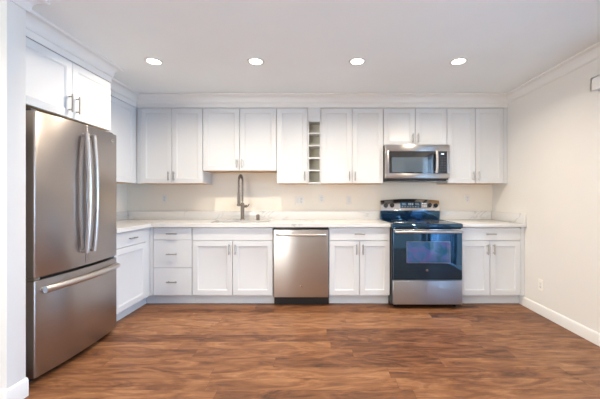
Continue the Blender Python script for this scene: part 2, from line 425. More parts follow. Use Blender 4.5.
def crowns():
    # one mitred run: alcove wall end, its return, cabinet over the fridge, left run, back run
    xo = -1.970
    path = [(-4.0, 1.71), (-1.785, 1.71), (-1.785, 1.830), (xo, 1.830), (xo, 2.835), (XUL, 2.835), (XUL, YU), (XR-0.001, YU)]
    sweep_crown('trim_1', path, 0.10, 0.075)
    m = MB(); zr0, zr1 = 2.2875, 2.342
    m.box(xo-0.02, xo, 1.831, 2.835, zr0, zr1); m.box(XUL-0.02, XUL, 2.836, YU, zr0, zr1); m.box(XUL-0.02, XR-0.001, YU, YU+0.02, zr0, zr1)
    m.box(XUL, xo-0.02, 2.815, 2.835, zr0, zr1)
    struct(m.build('trim_2', M['trim']))
    sweep_crown('trim_3', [(XR, YU-0.01), (XR, YREAR)], 0.10, 0.06)
room(); crowns()

# ------------------------------------------------------------------ hardware
def pull(parent, mtx, u, z, length, vertical, out=0.030, r=0.0065):
    """bar pull centred at (u, z) on a front; outward is -y in the local frame"""
    m = MB(); h = length/2; e = h-0.018
    def P(a, wv): 
        v = Vector((u, -wv, z+a)) if vertical else Vector((u+a, -wv, z))
        return mtx @ v
    m.tube([P(-h, out), P(-h+0.001, out), P(h-0.001, out), P(h, out)], [r*0.8, r, r, r*0.8], 10)
    for s in (-1, 1): m.tube([P(s*e, 0.0), P(s*e, out)], r*0.75, 8)
    return m.build('handle', M['nickel'], parent)

SH = [(0, 0), (0, 0.0175), (0.0015, 0.019), (0.056, 0.019), (0.0585, 0.0165), (0.062, 0.016), (0.066, 0.0115), (0.069, 0.0105)]
SL = [(0, 0), (0, 0.0165), (0.0025, 0.019), (0.010, 0.019)]
def front(kind, name, parent, mtx, u0, u1, z0, z1):
    prof = SH if kind == 'shaker' else SL
    # fronts sit with their outer face on the plane the frame names (mtx at outer plane): shift back 19 mm
    return MB().rings(u0, u1, z0, z1, [(i, wv-0.019) for i, wv in prof], mtx).build(name, M['cab'], parent)

G = 0.004
def cab_center(x0, x1, y0, y1, z0): return ((x0+x1)/2, (y0+y1)/2, z0)

# ------------------------------------------------------------------ upper cabinets on the back wall
def upper(x0, x1, z0, label, split=True, hz=None, single_handle=None, fill_l=0, fill_r=0):
    z1 = 2.286
    t = thing('wall_cabinet', cab_center(x0, x1, YU, YB, z0), label, 'wall cabinet', 'white wall cabinets along the back wall')
    boxobj('body', M['cab'], t, x0+0.0006, x1-0.0006, YU+0.0195, YB-0.001, z0+0.004, z1)
    boxobj('underside', M['maple'], t, x0+0.0015, x1-0.0015, YU+0.0215, YB-0.002, z0, z0+0.0035)
    F = at_back(YU); a, c = x0+fill_l, x1-fill_r
    if fill_l: boxobj('filler', M['cab'], t, x0+0.001, a-0.001, YU+0.004, YU+0.019, z0, z1)
    if fill_r: boxobj('filler', M['cab'], t, c+0.001, x1-0.001, YU+0.004, YU+0.019, z0, z1)
    hc = hz if hz else z0+0.087
    if split:
        mid = (a+c)/2
        for s, (u0, u1) in enumerate(((a+G, mid-0.003), (mid+0.003, c-G))):
            d = front('shaker', 'door', t, F, u0, u1, z0+0.002, z1-0.006)
            pull(d, F, (u1-0.030) if s == 0 else (u0+0.030), hc, 0.11, True)
    else:
        d = front('shaker', 'door', t, F, a+G, c-G, z0+0.002, z1-0.006)
        pull(d, F, c-G-0.030 if single_handle == 'r' else a+G+0.03, hc, 0.11, True)
    return t
xs = [-2.213, -1.418, -0.526, -0.148, 0.010, 0.768, 1.536, XR-0.002]
upper(xs[0], xs[1], 1.372, 'tall white double-door wall cabinet filling the left corner of the back wall', fill_l=0.045)
upper(xs[1], xs[2], 1.524, 'shorter white double-door wall cabinet above the sink faucet')
upper(xs[2], xs[3], 1.372, 'narrow white wall cabinet with one door, left of the open cubby rack', split=False, single_handle='r')
upper(xs[4], xs[5], 1.372, 'white double-door wall cabinet between the cubby rack and the microwave')
upper(xs[5], xs[6], 1.829, 'short white double-door wall cabinet directly above the microwave')
upper(xs[6], xs[7], 1.372, 'white double-door wall cabinet right of the microwave beside the right wall', fill_r=0.042)

def cubby():
    x0, x1, z0, z1 = xs[3], xs[4], 1.372, 2.286
    t = thing('cubby_rack', cab_center(x0, x1, YU, YB, z0), 'narrow white open rack of five stacked cubbies in the wall cabinets', 'open shelf rack')
    sw = 0.013; yf = YU+0.002
    m = MB()
    m.box(x0+0.001, x0+sw, yf, YB-0.001, z0, z1, 0.001); m.box(x1-sw, x1-0.001, yf, YB-0.001, z0, z1, 0.001)
    ztop = 2.120
    m.box(x0+sw, x1-sw, yf, YB-0.001, ztop, z1)
    m.build('frame', M['cab'], t)
    boxobj('back_panel', M['cab_in'], t, x0+sw, x1-sw, YU+0.17, YB-0.002, z0, ztop-0.0005)
    # inner lining panels
    n = 5; sh = 0.016; op = (ztop - z0 - n*sh)/n
    for i in range(n):
        zz = z0 + i*(op+sh)
        boxobj('shelf', M['cab'], t, x0+sw+0.0002, x1-sw-0.0002, yf, YU+0.169, zz, zz+sh)
    for xa, xb in ((x0+sw, x0+sw+0.002), (x1-sw-0.002, x1-sw)):
        boxobj('lining', M['cab_in'], t, xa, xb, yf+0.012, YU+0.168, z0+sh, ztop-0.001)
cubby()

# left wall uppers
def left_upper():
    y0, y1, z0, z1 = 2.842, YU-0.002+0.02, 1.372, 2.286
    t = thing('wall_cabinet', cab_center(XL, XUL, y0, y1, z0), 'white corner wall cabinet on the left wall, beyond the refrigerator', 'wall cabinet')
    boxobj('body', M['cab'], t, XL+0.001, XUL-0.0195, y0, YB-0.32, z0+0.004, z1)
    boxobj('underside', M['maple'], t, XL+0.002, XUL-0.021, y0+0.001, YB-0.321, z0, z0+0.0035)
    boxobj('filler', M['cab'], t, XUL-0.019, XUL-0.004, 3.585, YU+0.002, z0, z1)
    d = front('shaker', 'door', t, at_left(XUL), 2.96, 3.583, z0+0.002, z1-0.006)
    pull(d, at_left(XUL), 2.99, z0+0.087, 0.11, True)
    t2 = d2 = None
left_upper()

def over_fridge():
    y0, y1, z0, z1 = 1.832, 2.826, 1.829, 2.286; XO = -1.97
    t = thing('wall_cabinet', cab_center(XL, XO, y0, y1, z0), 'deep white double-door wall cabinet above the refrigerator', 'wall cabinet')
    boxobj('body', M['cab'], t, XL+0.001, XO-0.0195, y0, y1, z0+0.004, z1)
    boxobj('underside', M['maple'], t, XL+0.002, XO-0.021, y0+0.001, y1-0.001, z0, z0+0.0035)
    boxobj('filler', M['cab'], t, XO-0.019, XO-0.002, y0, 1.948, z0, z1-0.001)
    F = at_left(XO); mid = 2.388
    d = front('shaker', 'door', t, F, 1.951, mid-0.0015, z0+0.002, z1-0.006); pull(d, F, mid-0.035, z0+0.115, 0.14, True)
    d = front('shaker', 'door', t, F, mid+0.0015, y1-0.002, z0+0.002, z1-0.006); pull(d, F, mid+0.035, z0+0.115, 0.14, True)
over_fridge()

# ------------------------------------------------------------------ base cabinets
ZB, ZK = 0.876, 0.115
def toe(parent, x0, x1, ysh=0.0):
    boxobj('toe_kick', M['cab'], parent, x0+0.001, x1-0.001, YF+0.085, YF+0.100, 0.0005, ZK-0.001)
def base(x0, x1, label, kind, fill_l=0, fill_r=0):
    t = thing('base_cabinet', cab_center(x0, x1, YF, YB, 0), label, 'base cabinet', 'white base cabinets along the back wall')
    if kind == 'sink':
        m = MB(); a, b, y0, y1 = x0+0.0006, x1-0.0006, YF+0.0195, YB-0.001
        m.box(a, b, y0, y0+0.018, ZK, ZB-0.001); m.box(a, a+0.018, y0, y1, ZK, ZB-0.001); m.box(b-0.018, b, y0, y1, ZK, ZB-0.001)
        m.box(a, b, y1-0.01, y1, ZK, ZB-0.001); m.box(a, b, y0, y1, ZK, ZK+0.018)
        m.build('body', M['cab'], t)
    else:
        boxobj('body', M['cab'], t, x0+0.0006, x1-0.0006, YF+0.0195, YB-0.001, ZK, ZB-0.001)
    toe(t, XFL-0.0845 if fill_l else x0, x1)
    F = at_back(YF); a, c = x0+fill_l, x1-fill_r
    if fill_l: boxobj('filler', M['cab'], t, x0+0.001, a-0.001, YF+0.004, YF+0.019, ZK, ZB-0.001)
    if fill_r: boxobj('filler', M['cab'], t, c+0.001, x1-0.001, YF+0.004, YF+0.019, ZK, ZB-0.001)
    if kind == 'drawers':
        for z0, z1 in ((0.733, 0.868), (0.424, 0.729), (0.118, 0.420)):
            d = front('slab', 'drawer', t, F, a+G, c-G, z0, z1)
            hz = (z0+z1)/2 if z0 > 0.7 else (z0+z1)/2+0.0
            pull(d, F, (a+c)/2, hz, 0.115, False)
    else:
        if kind == 'sink': front('slab', 'false_front', t, F, a+G, c-G, 0.725, 0.868)
        else:
            d = front('slab', 'drawer', t, F, a+G, c-G, 0.725, 0.868); pull(d, F, (a+c)/2, 0.797, 0.115, False)
        mid = (a+c)/2
        for s, (u0, u1) in enumerate(((a+G, mid-0.003), (mid+0.003, c-G))):
            d = front('shaker', 'door', t, F, u0, u1, 0.118, 0.719)
            pull(d, F, (u1-0.032) if s == 0 else (u0+0.032), 0.628, 0.115, True)
    return t
base(XFL+0.001, -1.417, 'white base cabinet of three stacked drawers in the left corner of the back wall', 'drawers', fill_l=0.034)
base(-1.417, -0.520, 'wide white base cabinet under the sink with plain top panel and two doors', 'sink')
base(0.100, 0.776, 'white base cabinet with drawer and two doors between dishwasher and range', 'doors')
base(1.540, XR-0.002, 'white base cabinet with drawer and two doors, right of the range by the right wall', 'doors', fill_r=0.042)

def left_base():
    y0, y1 = 2.745, YF+0.018
    t = thing('base_cabinet', cab_center(XL, XFL, y0, y1, 0), 'white base cabinet on the left wall between refrigerator and corner', 'base cabinet')
    boxobj('body', M['cab'], t, XL+0.001, XFL-0.0195, y0, YB-0.02, ZK, ZB-0.001)
    boxobj('toe_kick', M['cab'], t, XFL-0.100, XFL-0.085, y0, YF+0.084, 0.0005, ZK-0.001)
    boxobj('filler', M['cab'], t, XFL-0.019, XFL-0.004, 3.255, YF+0.018, ZK, ZB-0.001)
    F = at_left(XFL)
    d = front('slab', 'drawer', t, F, y0+0.002, 3.252, 0.725, 0.868); pull(d, F, 3.00, 0.797, 0.115, False)
    d = front('shaker', 'door', t, F, y0+0.002, 3.252, 0.118, 0.719)
left_base()

# ------------------------------------------------------------------ countertops, splash, sink, faucet
SX0, SX1, SY0, SY1 = -1.285, -0.600, 3.45, 3.772
def counters():
    t = thing('countertop', (-0.88, 3.62, ZB), 'white grey-veined quartz countertop wrapping the left corner with the sink set in it', 'countertop')
    yf = YF-0.030; z0, z1 = ZB, 0.914
    outer = [(XL+0.001, 2.742), (XFL+0.028, 2.742), (XFL+0.028, yf), (0.775, yf), (0.775, YB-0.001), (XL+0.001, YB-0.001)]
    b = bmesh.new()
    # plan built from a grid of cells so the sink hole is a real cut-out
    X = sorted(set([XL+0.001, XFL+0.028, SX0, SX1, 0.775])); Y = sorted(set([2.742, yf, SY0, SY1, YB-0.001]))
    vs = {}
    def V(x, y):
        if (x, y) not in vs: vs[(x, y)] = b.verts.new((x, y, z0))
        return vs[(x, y)]
    for i in range(len(X)-1):
        for j in range(len(Y)-1):
            cx, cy = (X[i]+X[i+1])/2, (Y[j]+Y[j+1])/2
            if cy < yf and cx > XFL+0.028: continue
            if SX0 < cx < SX1 and SY0 < cy < SY1: continue
            b.faces.new((V(X[i], Y[j]), V(X[i+1], Y[j]), V(X[i+1], Y[j+1]), V(X[i], Y[j+1])))
    r = bmesh.ops.extrude_face_region(b, geom=b.faces[:])
    for v in [g for g in r['geom'] if isinstance(g, bmesh.types.BMVert)]: v.co.z = z1
    bmesh.ops.recalc_face_normals(b, faces=b.faces[:])
    m = MB(); m._merge(b); m.build('slab', M['quartz'], t)
    boxobj('backsplash', M['quartz'], t, XL+0.022, 0.775, YB-0.021, YB-0.001, z1+0.0005, 1.022, bev=0.0015)
    boxobj('backsplash', M['quartz'], t, XL+0.001, XL+0.021, 2.742, YB-0.001, z1+0.0005, 1.022, bev=0.0015)
    t = thing('countertop', (1.90, 3.62, ZB), 'short white quartz countertop right of the range, against the right wall', 'countertop')
    boxobj('slab', M['quartz'], t, 1.541, XR-0.001, yf, YB-0.001, z0, z1, bev=0.002)
    boxobj('backsplash', M['quartz'], t, 1.541, XR-0.022, YB-0.021, YB-0.001, z1+0.0005, 1.022, bev=0.0015)
    boxobj('backsplash', M['quartz'], t, XR-0.021, XR-0.001, yf+0.005, YB-0.001, z1+0.0005, 1.022, bev=0.0015)
counters()
def sink():
    t = thing('sink', ((SX0+SX1)/2, (SY0+SY1)/2, 0.70), 'stainless undermount sink sunk into the white countertop below the faucet', 'sink')
    b = bmesh.new()
    def rect(ins, z): return [b.verts.new((x, y, z)) for x, y in ((SX0-0.004+ins, SY0-0.004+ins), (SX1+0.004-ins, SY0-0.004+ins), (SX1+0.004-ins, SY1+0.004-ins), (SX0-0.004+ins, SY1+0.004-ins))]
    rows = [rect(-0.012, 0.8745), rect(0, 0.8745), rect(0.012, 0.70), rect(0.03, 0.688), rect(0.12, 0.685)]
    for a, c in zip(rows, rows[1:]):
        for i in range(4): b.faces.new((a[i], a[(i+1) % 4], c[(i+1) % 4], c[i]))
    b.faces.new(rows[-1])
    m = MB(); m._merge(b); o = m.build('basin', M['basin'], t)
    md = o.modifiers.new('thick', 'SOLIDIFY'); md.thickness = 0.0015; md.offset = 1
    MB().lathe([(0.045, 0), (0.045, 0.003), (0.036, 0.004), (0.03, 0.001)], ((SX0+SX1)/2, 3.62, 0.686)).build('drain', M['chrome'], t)
sink()
def faucet():
    fx, fy, z0 = -0.985, 3.815, 0.9145
    t = thing('faucet', (fx, fy, z0), 'tall nickel spring pull-down faucet standing behind the sink', 'faucet')
    m = MB(); m.lathe([(0.030, 0), (0.030, 0.006), (0.026, 0.012), (0.024, 0.016)], (fx, fy, z0))
    m.lathe([(0.0235, 0.012), (0.0235, 0.20), (0.020, 0.215), (0.015, 0.22)], (fx, fy, z0), n=24)
    m.build('body', M['faucet'], t)
    # riser hose arc + spring
    r = 0.085; pts = []
    ztop = z0+0.475
    pts += [(fx, fy, z0+0.22), (fx, fy, z0+0.34), (fx, fy, ztop)]
    for i in range(1, 17):
        a = PI*i/16; pts.append((fx, fy-r+r*math.cos(a), ztop+r*math.sin(a)))
    pts += [(fx, fy-2*r, ztop-0.06), (fx, fy-2*r, ztop-0.13)]
    MB().tube(pts, 0.008, 10).build('hose', M['faucet'], t)
    # spring: helix round the path
    P = [Vector(p) for p in pts]; L = [0]
    for a, c in zip(P, P[1:]): L.append(L[-1]+(c-a).length)
    def at(s):
        for i in range(len(P)-1):
            if s <= L[i+1] or i == len(P)-2:
                f = (s-L[i])/(L[i+1]-L[i]); return P[i].lerp(P[i+1], f), (P[i+1]-P[i]).normalized()
    hel = []; turns = 38; n = turns*10; s0, s1 = 0.02, L[-1]-0.01
    for k in range(n+1):
        s = s0+(s1-s0)*k/n; p, d = at(s); u = Vector((1, 0, 0)); v = d.cross(u)
        a = 2*PI*turns*k/n; hel.append(p+(u*math.cos(a)+v*math.sin(a))*0.0135)
    MB().tube(hel, 0.0028, 6).build('spring', M['faucet'], t)
    MB().lathe([(0.014, 0), (0.0185, 0.01), (0.0185, 0.09), (0.0165, 0.16), (0.013, 0.175)], (fx, fy-2*r, ztop-0.13-0.165), n=20).build('spray_head', M['faucet'], t)
    m = MB(); zb = z0+0.195
    m.tube([(fx, fy, zb), (fx, fy-2*r, zb)], 0.0065, 10); m.lathe([(0.024, 0), (0.024, 0.02)], (fx, fy-2*r, zb-0.01), n=20)
    m.build('holder_arm', M['faucet'], t)
    m = MB(); zh = z0+0.175
    m.tube([(fx+0.018, fy, zh), (fx+0.055, fy, zh)], 0.017, 16); m.tube([(fx+0.055, fy, zh), (fx+0.068, fy, zh+0.002), (fx+0.088, fy-0.01, zh+0.03)], [0.008, 0.007, 0.005], 10)
    m.build('lever_handle', M['faucet'], t)
    c = MB(); c.lathe([(0.024, 0), (0.024, 0.006), (0.020, 0.010), (0.020, 0.062), (0.016, 0.070), (0.006, 0.073)], (-0.792, 3.83, 0.9145), n=24)
    tag(c.build('air_gap_cap', M['faucet']), 'small nickel air gap cap standing on the counter right of the faucet', 'air gap cap')
faucet()

# ------------------------------------------------------------------ emblem (round monogram badge)
def emblem(parent, c, axis, r=0.014):
    m = MB(); m.lathe([(r, 0), (r, 0.0018), (r*0.86, 0.0022)], c, axis, 24); o = m.build('emblem', M['chrome'], parent)
    k = MB(); n = 28; pts = []
    for i in range(n+1):
        a = 2*PI*i/n; u = 0.45*r*math.sin(a) + 0.22*r*math.sin(2*a); v = 0.5*r*math.cos(a)
        h = 0.0028
        pts.append((c[0]+u, c[1]-h, c[2]+v) if axis == 'y' else (c[0]+h, c[1]+u, c[2]+v))
    k.tube(pts, r*0.07, 6); k.build('monogram', M['darkgrey'], o)

# ------------------------------------------------------------------ dishwasher
def dishwasher():
    x0, x1 = -0.517, 0.096
    t = thing('dishwasher', cab_center(x0, x1, YF, YB, 0), 'stainless steel dishwasher set between the sink cabinet and drawer cabinet', 'dishwasher')
    boxobj('body', M['darkgrey'], t, x0+0.002, x1-0.002, YF+0.03, YB-0.02, 0.10, 0.872)
    boxobj('toe_panel', M['black'], t, x0+0.004, x1-0.004, YF+0.055, YF+0.075, 0.002, 0.105)
    boxobj('control_edge', M['black'], t, x0+0.003, x1-0.003, YF-0.005, YF+0.03, 0.850, 0.871, bev=0.002)
    d = boxobj('door', M['steel'], t, x0+0.003, x1-0.003, YF-0.016, YF+0.029, 0.100, 0.848, bev=0.006, seg=3)
    m = MB(); pts = []
    for i in range(25):
        f = i/24; u = x0+0.035+(x1-x0-0.07)*f; e = 1-(2*f-1)**2
        pts.append((u, YF-0.034-0.026*min(1, e*2.2)**0.8, 0.792))
    m.tube(pts, 0.012, 12, sx=1.0)
    for u in (x0+0.045, x1-0.045): m.tube([(u, YF-0.015, 0.792), (u, YF-0.044, 0.792)], 0.013, 12)
    m.build('handle', M['steel_bar'], d)
    emblem(d, ((x0+x1)/2, YF-0.016, 0.222), 'y', 0.012)
dishwasher()

# ------------------------------------------------------------------ range
def range_():
    x0, x1 = 0.778, 1.538; xc = (x0+x1)/2; yf = 3.222
    t = thing('range', cab_center(x0, x1, yf, YB, 0), 'stainless and black glass electric range with four knobs on its backguard', 'range')
    boxobj('body', M['black'], t, x0+0.002, x1-0.002, yf+0.045, YB-0.02, 0.035, 0.885)
    for a in (x0+0.05, x1-0.05):
        for b in (yf+0.1, YB-0.08): MB().lathe([(0.018, 0.0005), (0.018, 0.008), (0.012, 0.012), (0.012, 0.036)], (a, b, 0), n=16).build('foot', M['black'], t)
    # cooktop with a thick rounded front lip
    P = [(yf+0.018, 0.868), (yf+0.010, 0.876), (yf+0.005, 0.890), (yf+0.006, 0.905), (yf+0.014, 0.914), (yf+0.026, 0.917), (YB-0.085, 0.917), (YB-0.085, 0.886), (yf+0.046, 0.886), (yf+0.046, 0.868)]
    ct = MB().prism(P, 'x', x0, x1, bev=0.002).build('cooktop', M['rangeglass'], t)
    for (a, b, r) in ((xc-0.19, 3.42, 0.115), (xc+0.19, 3.42, 0.09), (xc-0.19, 3.70, 0.085), (xc+0.19, 3.70, 0.105), (xc, 3.76, 0.05)):
        m = MB(); n = 48; m.tube([(a+r*math.cos(2*PI*k/n), b+r*math.sin(2*PI*k/n), 0.9172) for k in range(n+1)], 0.0011, 6, caps=False)
        m.build('burner_ring', M['nickel'], ct)
    # side trim strips of the cooktop
    for a, b in ((x0-0.0015, x0+0.010), (x1-0.010, x1+0.0015)):
        boxobj('edge_trim', M['chrome'], ct, a, b, yf+0.03, YB-0.09, 0.9155, 0.9195, bev=0.001)
    # oven door: black glass slab with stainless handle
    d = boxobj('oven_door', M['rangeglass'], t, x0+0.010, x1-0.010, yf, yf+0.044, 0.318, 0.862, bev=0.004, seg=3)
    boxobj('door_band', M['chrome'], d, x0+0.011, x1-0.011, yf-0.0015, yf+0.004, 0.846, 0.861, bev=0.001)
    m = MB(); wx0, wx1, wz0, wz1 = 0.933, 1.396, 0.500, 0.725
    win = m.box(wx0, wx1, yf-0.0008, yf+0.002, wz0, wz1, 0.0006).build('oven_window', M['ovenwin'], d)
    f = MB(); q = 0.0035
    for a in ((wx0-q, wx1+q, wz1, wz1+q), (wx0-q, wx1+q, wz0-q, wz0), (wx0-q, wx0, wz0, wz1), (wx1, wx1+q, wz0, wz1)):
        f.box(a[0], a[1], yf-0.0010, yf+0.001, a[2], a[3])
    f.build('window_border', M['nickel'], win)
    m = MB(); pts = []
    for i in range(25):
        fr = i/24; u = x0+0.022+(x1-x0-0.044)*fr; e = 1-(2*fr-1)**2
        pts.append((u, yf-0.040-0.012*e, 0.835))
    m.tube(pts, 0.0135, 14)
    for u in (x0+0.034, x1-0.034): m.tube([(u, yf, 0.835), (u, yf-0.043, 0.835)], 0.012, 12)
    m.build('handle', M['steel_bar'], d)
    emblem(d, (xc-0.008, yf, 0.418), 'y', 0.013)
    # storage drawer
    boxobj('storage_drawer', M['steel_range'], t, x0+0.008, x1-0.008, yf+0.002, yf+0.044, 0.050, 0.308, bev=0.006, seg=3)
    # backguard: arched, swept section
    def arch(u): return 0.022*(1-((u-xc)/(0.5*(x1-x0)))**2)
    def bowed(u): return -0.018*(1-((u-xc)/(0.5*(x1-x0)))**2)
    def panel(prof, zl):     # prof: list (y, z, archweight) closed outline
        b = bmesh.new(); rows = []; n = 24
        for i in range(n+1):
            u = x0+0.001+(x1-x0-0.002)*i/n
            rows.append([b.verts.new((u, y+bowed(u)*wb, z+arch(u)*wa)) for y, z, wa, wb in prof])
        k = len(prof)
        for r0, r1 in zip(rows, rows[1:]):
            for j in range(k): b.faces.new((r0[j], r0[(j+1) % k], r1[(j+1) % k], r1[j]))
        b.faces.new(rows[0][::-1]); b.faces.new(rows[-1]); bmesh.ops.recalc_face_normals(b, faces=b.faces[:])
        m = MB(); m._merge(b); return m
    y0 = 3.860
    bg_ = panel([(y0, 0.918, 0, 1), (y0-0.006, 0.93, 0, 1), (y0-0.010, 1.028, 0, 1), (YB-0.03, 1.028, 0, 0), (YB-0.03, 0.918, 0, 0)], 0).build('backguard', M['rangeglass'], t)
    cp = panel([(y0-0.014, 1.029, 0, 1), (y0-0.018, 1.036, 0, 1), (y0+0.014, 1.150, 1, 1), (y0+0.024, 1.160, 1, 1), (YB-0.03, 1.160, 1, 0), (YB-0.03, 1.029, 0, 0)], 0).build('control_panel', M['chrome'], t)
    # points on the tilted control face
    def face(u, f, out=0.0):
        y = y0-0.018+(0.032)*f+bowed(u); z = 1.036+0.114*f+arch(u)*f
        nrm = Vector((0, -0.114, 0.032)).normalized()
        return Vector((u, y, z))+nrm*out, nrm
    def knob(u):
        p, nr = face(u, 0.50, 0.0)
        m = MB(); m.tube([p, p+nr*0.004], 0.031, 24); m.build('knob_ring', M['nickel'] , cp)
        m = MB(); m.tube([p+nr*0.004, p+nr*0.008, p+nr*0.026, p+nr*0.029], [0.028, 0.0275, 0.024, 0.021], 24)
        q = p+nr*0.03; m.tube([q+Vector((0, 0, -0.017)), q+Vector((0, 0, 0.017))], 0.0045, 8)
        m.build('knob', M['rubber'], cp)
    for u in (xc-0.315, xc-0.235, xc+0.245, xc+0.325): knob(u)
    # display strip
    b = bmesh.new()
    def quad(mb, u0, u1, f0, f1, o):
        bb = bmesh.new(); n = 8; rows = []
        for i in range(n+1):
            u = u0+(u1-u0)*i/n
            p0, _ = face(u, f0, 0.0); p0b, _ = face(u, f0, o); p1b, _ = face(u, f1, o); p1, _ = face(u, f1, 0.0)
            rows.append([bb.verts.new(q) for q in (p0, p0b, p1b, p1)])
        for r0, r1 in zip(rows, rows[1:]):
            for j in range(4): bb.faces.new((r0[j], r0[(j+1) % 4], r1[(j+1) % 4], r1[j]))
        bb.faces.new(rows[0][::-1]); bb.faces.new(rows[-1]); bmesh.ops.recalc_face_normals(bb, faces=bb.faces[:]); mb._merge(bb)
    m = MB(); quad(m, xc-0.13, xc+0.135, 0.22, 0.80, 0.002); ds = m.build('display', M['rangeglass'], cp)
    m = MB()
    for u0, u1, f0, f1 in ((-0.03, -0.012, 0.48, 0.68), (-0.008, 0.010, 0.48, 0.68), (0.018, 0.036, 0.48, 0.68)):
        quad(m, xc+u0, xc+u1, f0, f1, 0.003)
    for i in range(7): quad(m, xc-0.115+i*0.034, xc-0.095+i*0.034, 0.30, 0.36, 0.003)
    for i in range(2): quad(m, xc-0.105, xc-0.06, 0.50+0.13*i, 0.56+0.13*i, 0.003); quad(m, xc+0.06, xc+0.11, 0.50+0.13*i, 0.56+0.13*i, 0.003)
    m.build('display_marks', M['display_dim'], ds)
    m = MB()
    for i in range(3):
        for j in range(2): quad(m, xc+0.150+i*0.022, xc+0.165+i*0.022, 0.36+0.22*j, 0.50+0.22*j, 0.002)
    m.build('keypad', M['plate'], cp)
range_()

# ------------------------------------------------------------------ microwave
def microwave():
    x0, x1, z0, z1, yf = 0.771, 1.533, 1.400, 1.827, 3.545
    t = thing('microwave', cab_center(x0, x1, yf, YB, z0), 'stainless over-the-range microwave hung under the short wall cabinet', 'microwave')
    boxobj('body', M['darkgrey'], t, x0+0.002, x1-0.002, yf+0.035, YB-0.002, z0+0.015, z1)
    boxobj('vent_base', M['black'], t, x0+0.02, x1-0.02, yf+0.05, YB-0.01, z0, z0+0.0148)
    boxobj('filter', M['nickel'], t, x0+0.06, x0+0.20, yf+0.06, YB-0.12, z0-0.002, z0)
    boxobj('filter', M['nickel'], t, x1-0.20, x1-0.06, yf+0.06, YB-0.12, z0-0.002, z0)
    # stainless face frame as slabs round the glass
    zt, zb = 1.748, 1.486; gx0, gx1, cx0, cx1 = 0.818, 1.346, 1.395, 1.502
    d = MB()
    d.box(x0, x1, yf, yf+0.034, zt, z1, 0.004); d.box(x0, x1, yf, yf+0.034, z0+0.028, zb, 0.004)
    d.box(x0, gx0, yf, yf+0.034, zb-0.004, zt+0.004, 0.003); d.box(cx1, x1, yf, yf+0.034, zb-0.004, zt+0.004, 0.003)
    fr = d.build('door', M['steel'], t)
    g = boxobj('door_glass', M['blackglass'], fr, gx0-0.001, cx0-0.001, yf+0.004, yf+0.034, zb-0.001, zt+0.001)
    boxobj('window', M['micwin'], g, 0.850, 1.276, yf+0.0025, yf+0.0045, 1.500, 1.676)
    cp = boxobj('control_panel', M['black'], t, cx0, cx1+0.001, yf+0.003, yf+0.034, zb-0.001, zt+0.001)
    boxobj('display', M['display'], cp, 1.432, 1.466, yf+0.0015, yf+0.0035, 1.710, 1.722)
    m = MB()
    for i in range(3):
        for j in range(6): m.box(1.412+i*0.028, 1.430+i*0.028, yf+0.002, yf+0.0035, 1.515+j*0.030, 1.528+j*0.030)
    m.build('keypad', M['darkgrey'], cp)
    m = MB(); pts = []
    for i in range(17):
        f = i/16; e = 1-(2*f-1)**2; pts.append((1.369, yf-0.030-0.014*e, 1.492+(1.742-1.492)*f))
    m.tube(pts, 0.0155, 14)
    for zz in (1.508, 1.726): m.tube([(1.369, yf+0.005, zz), (1.369, yf-0.034, zz)], 0.011, 12)
    m.build('handle', M['steel_bar'], fr)
microwave()

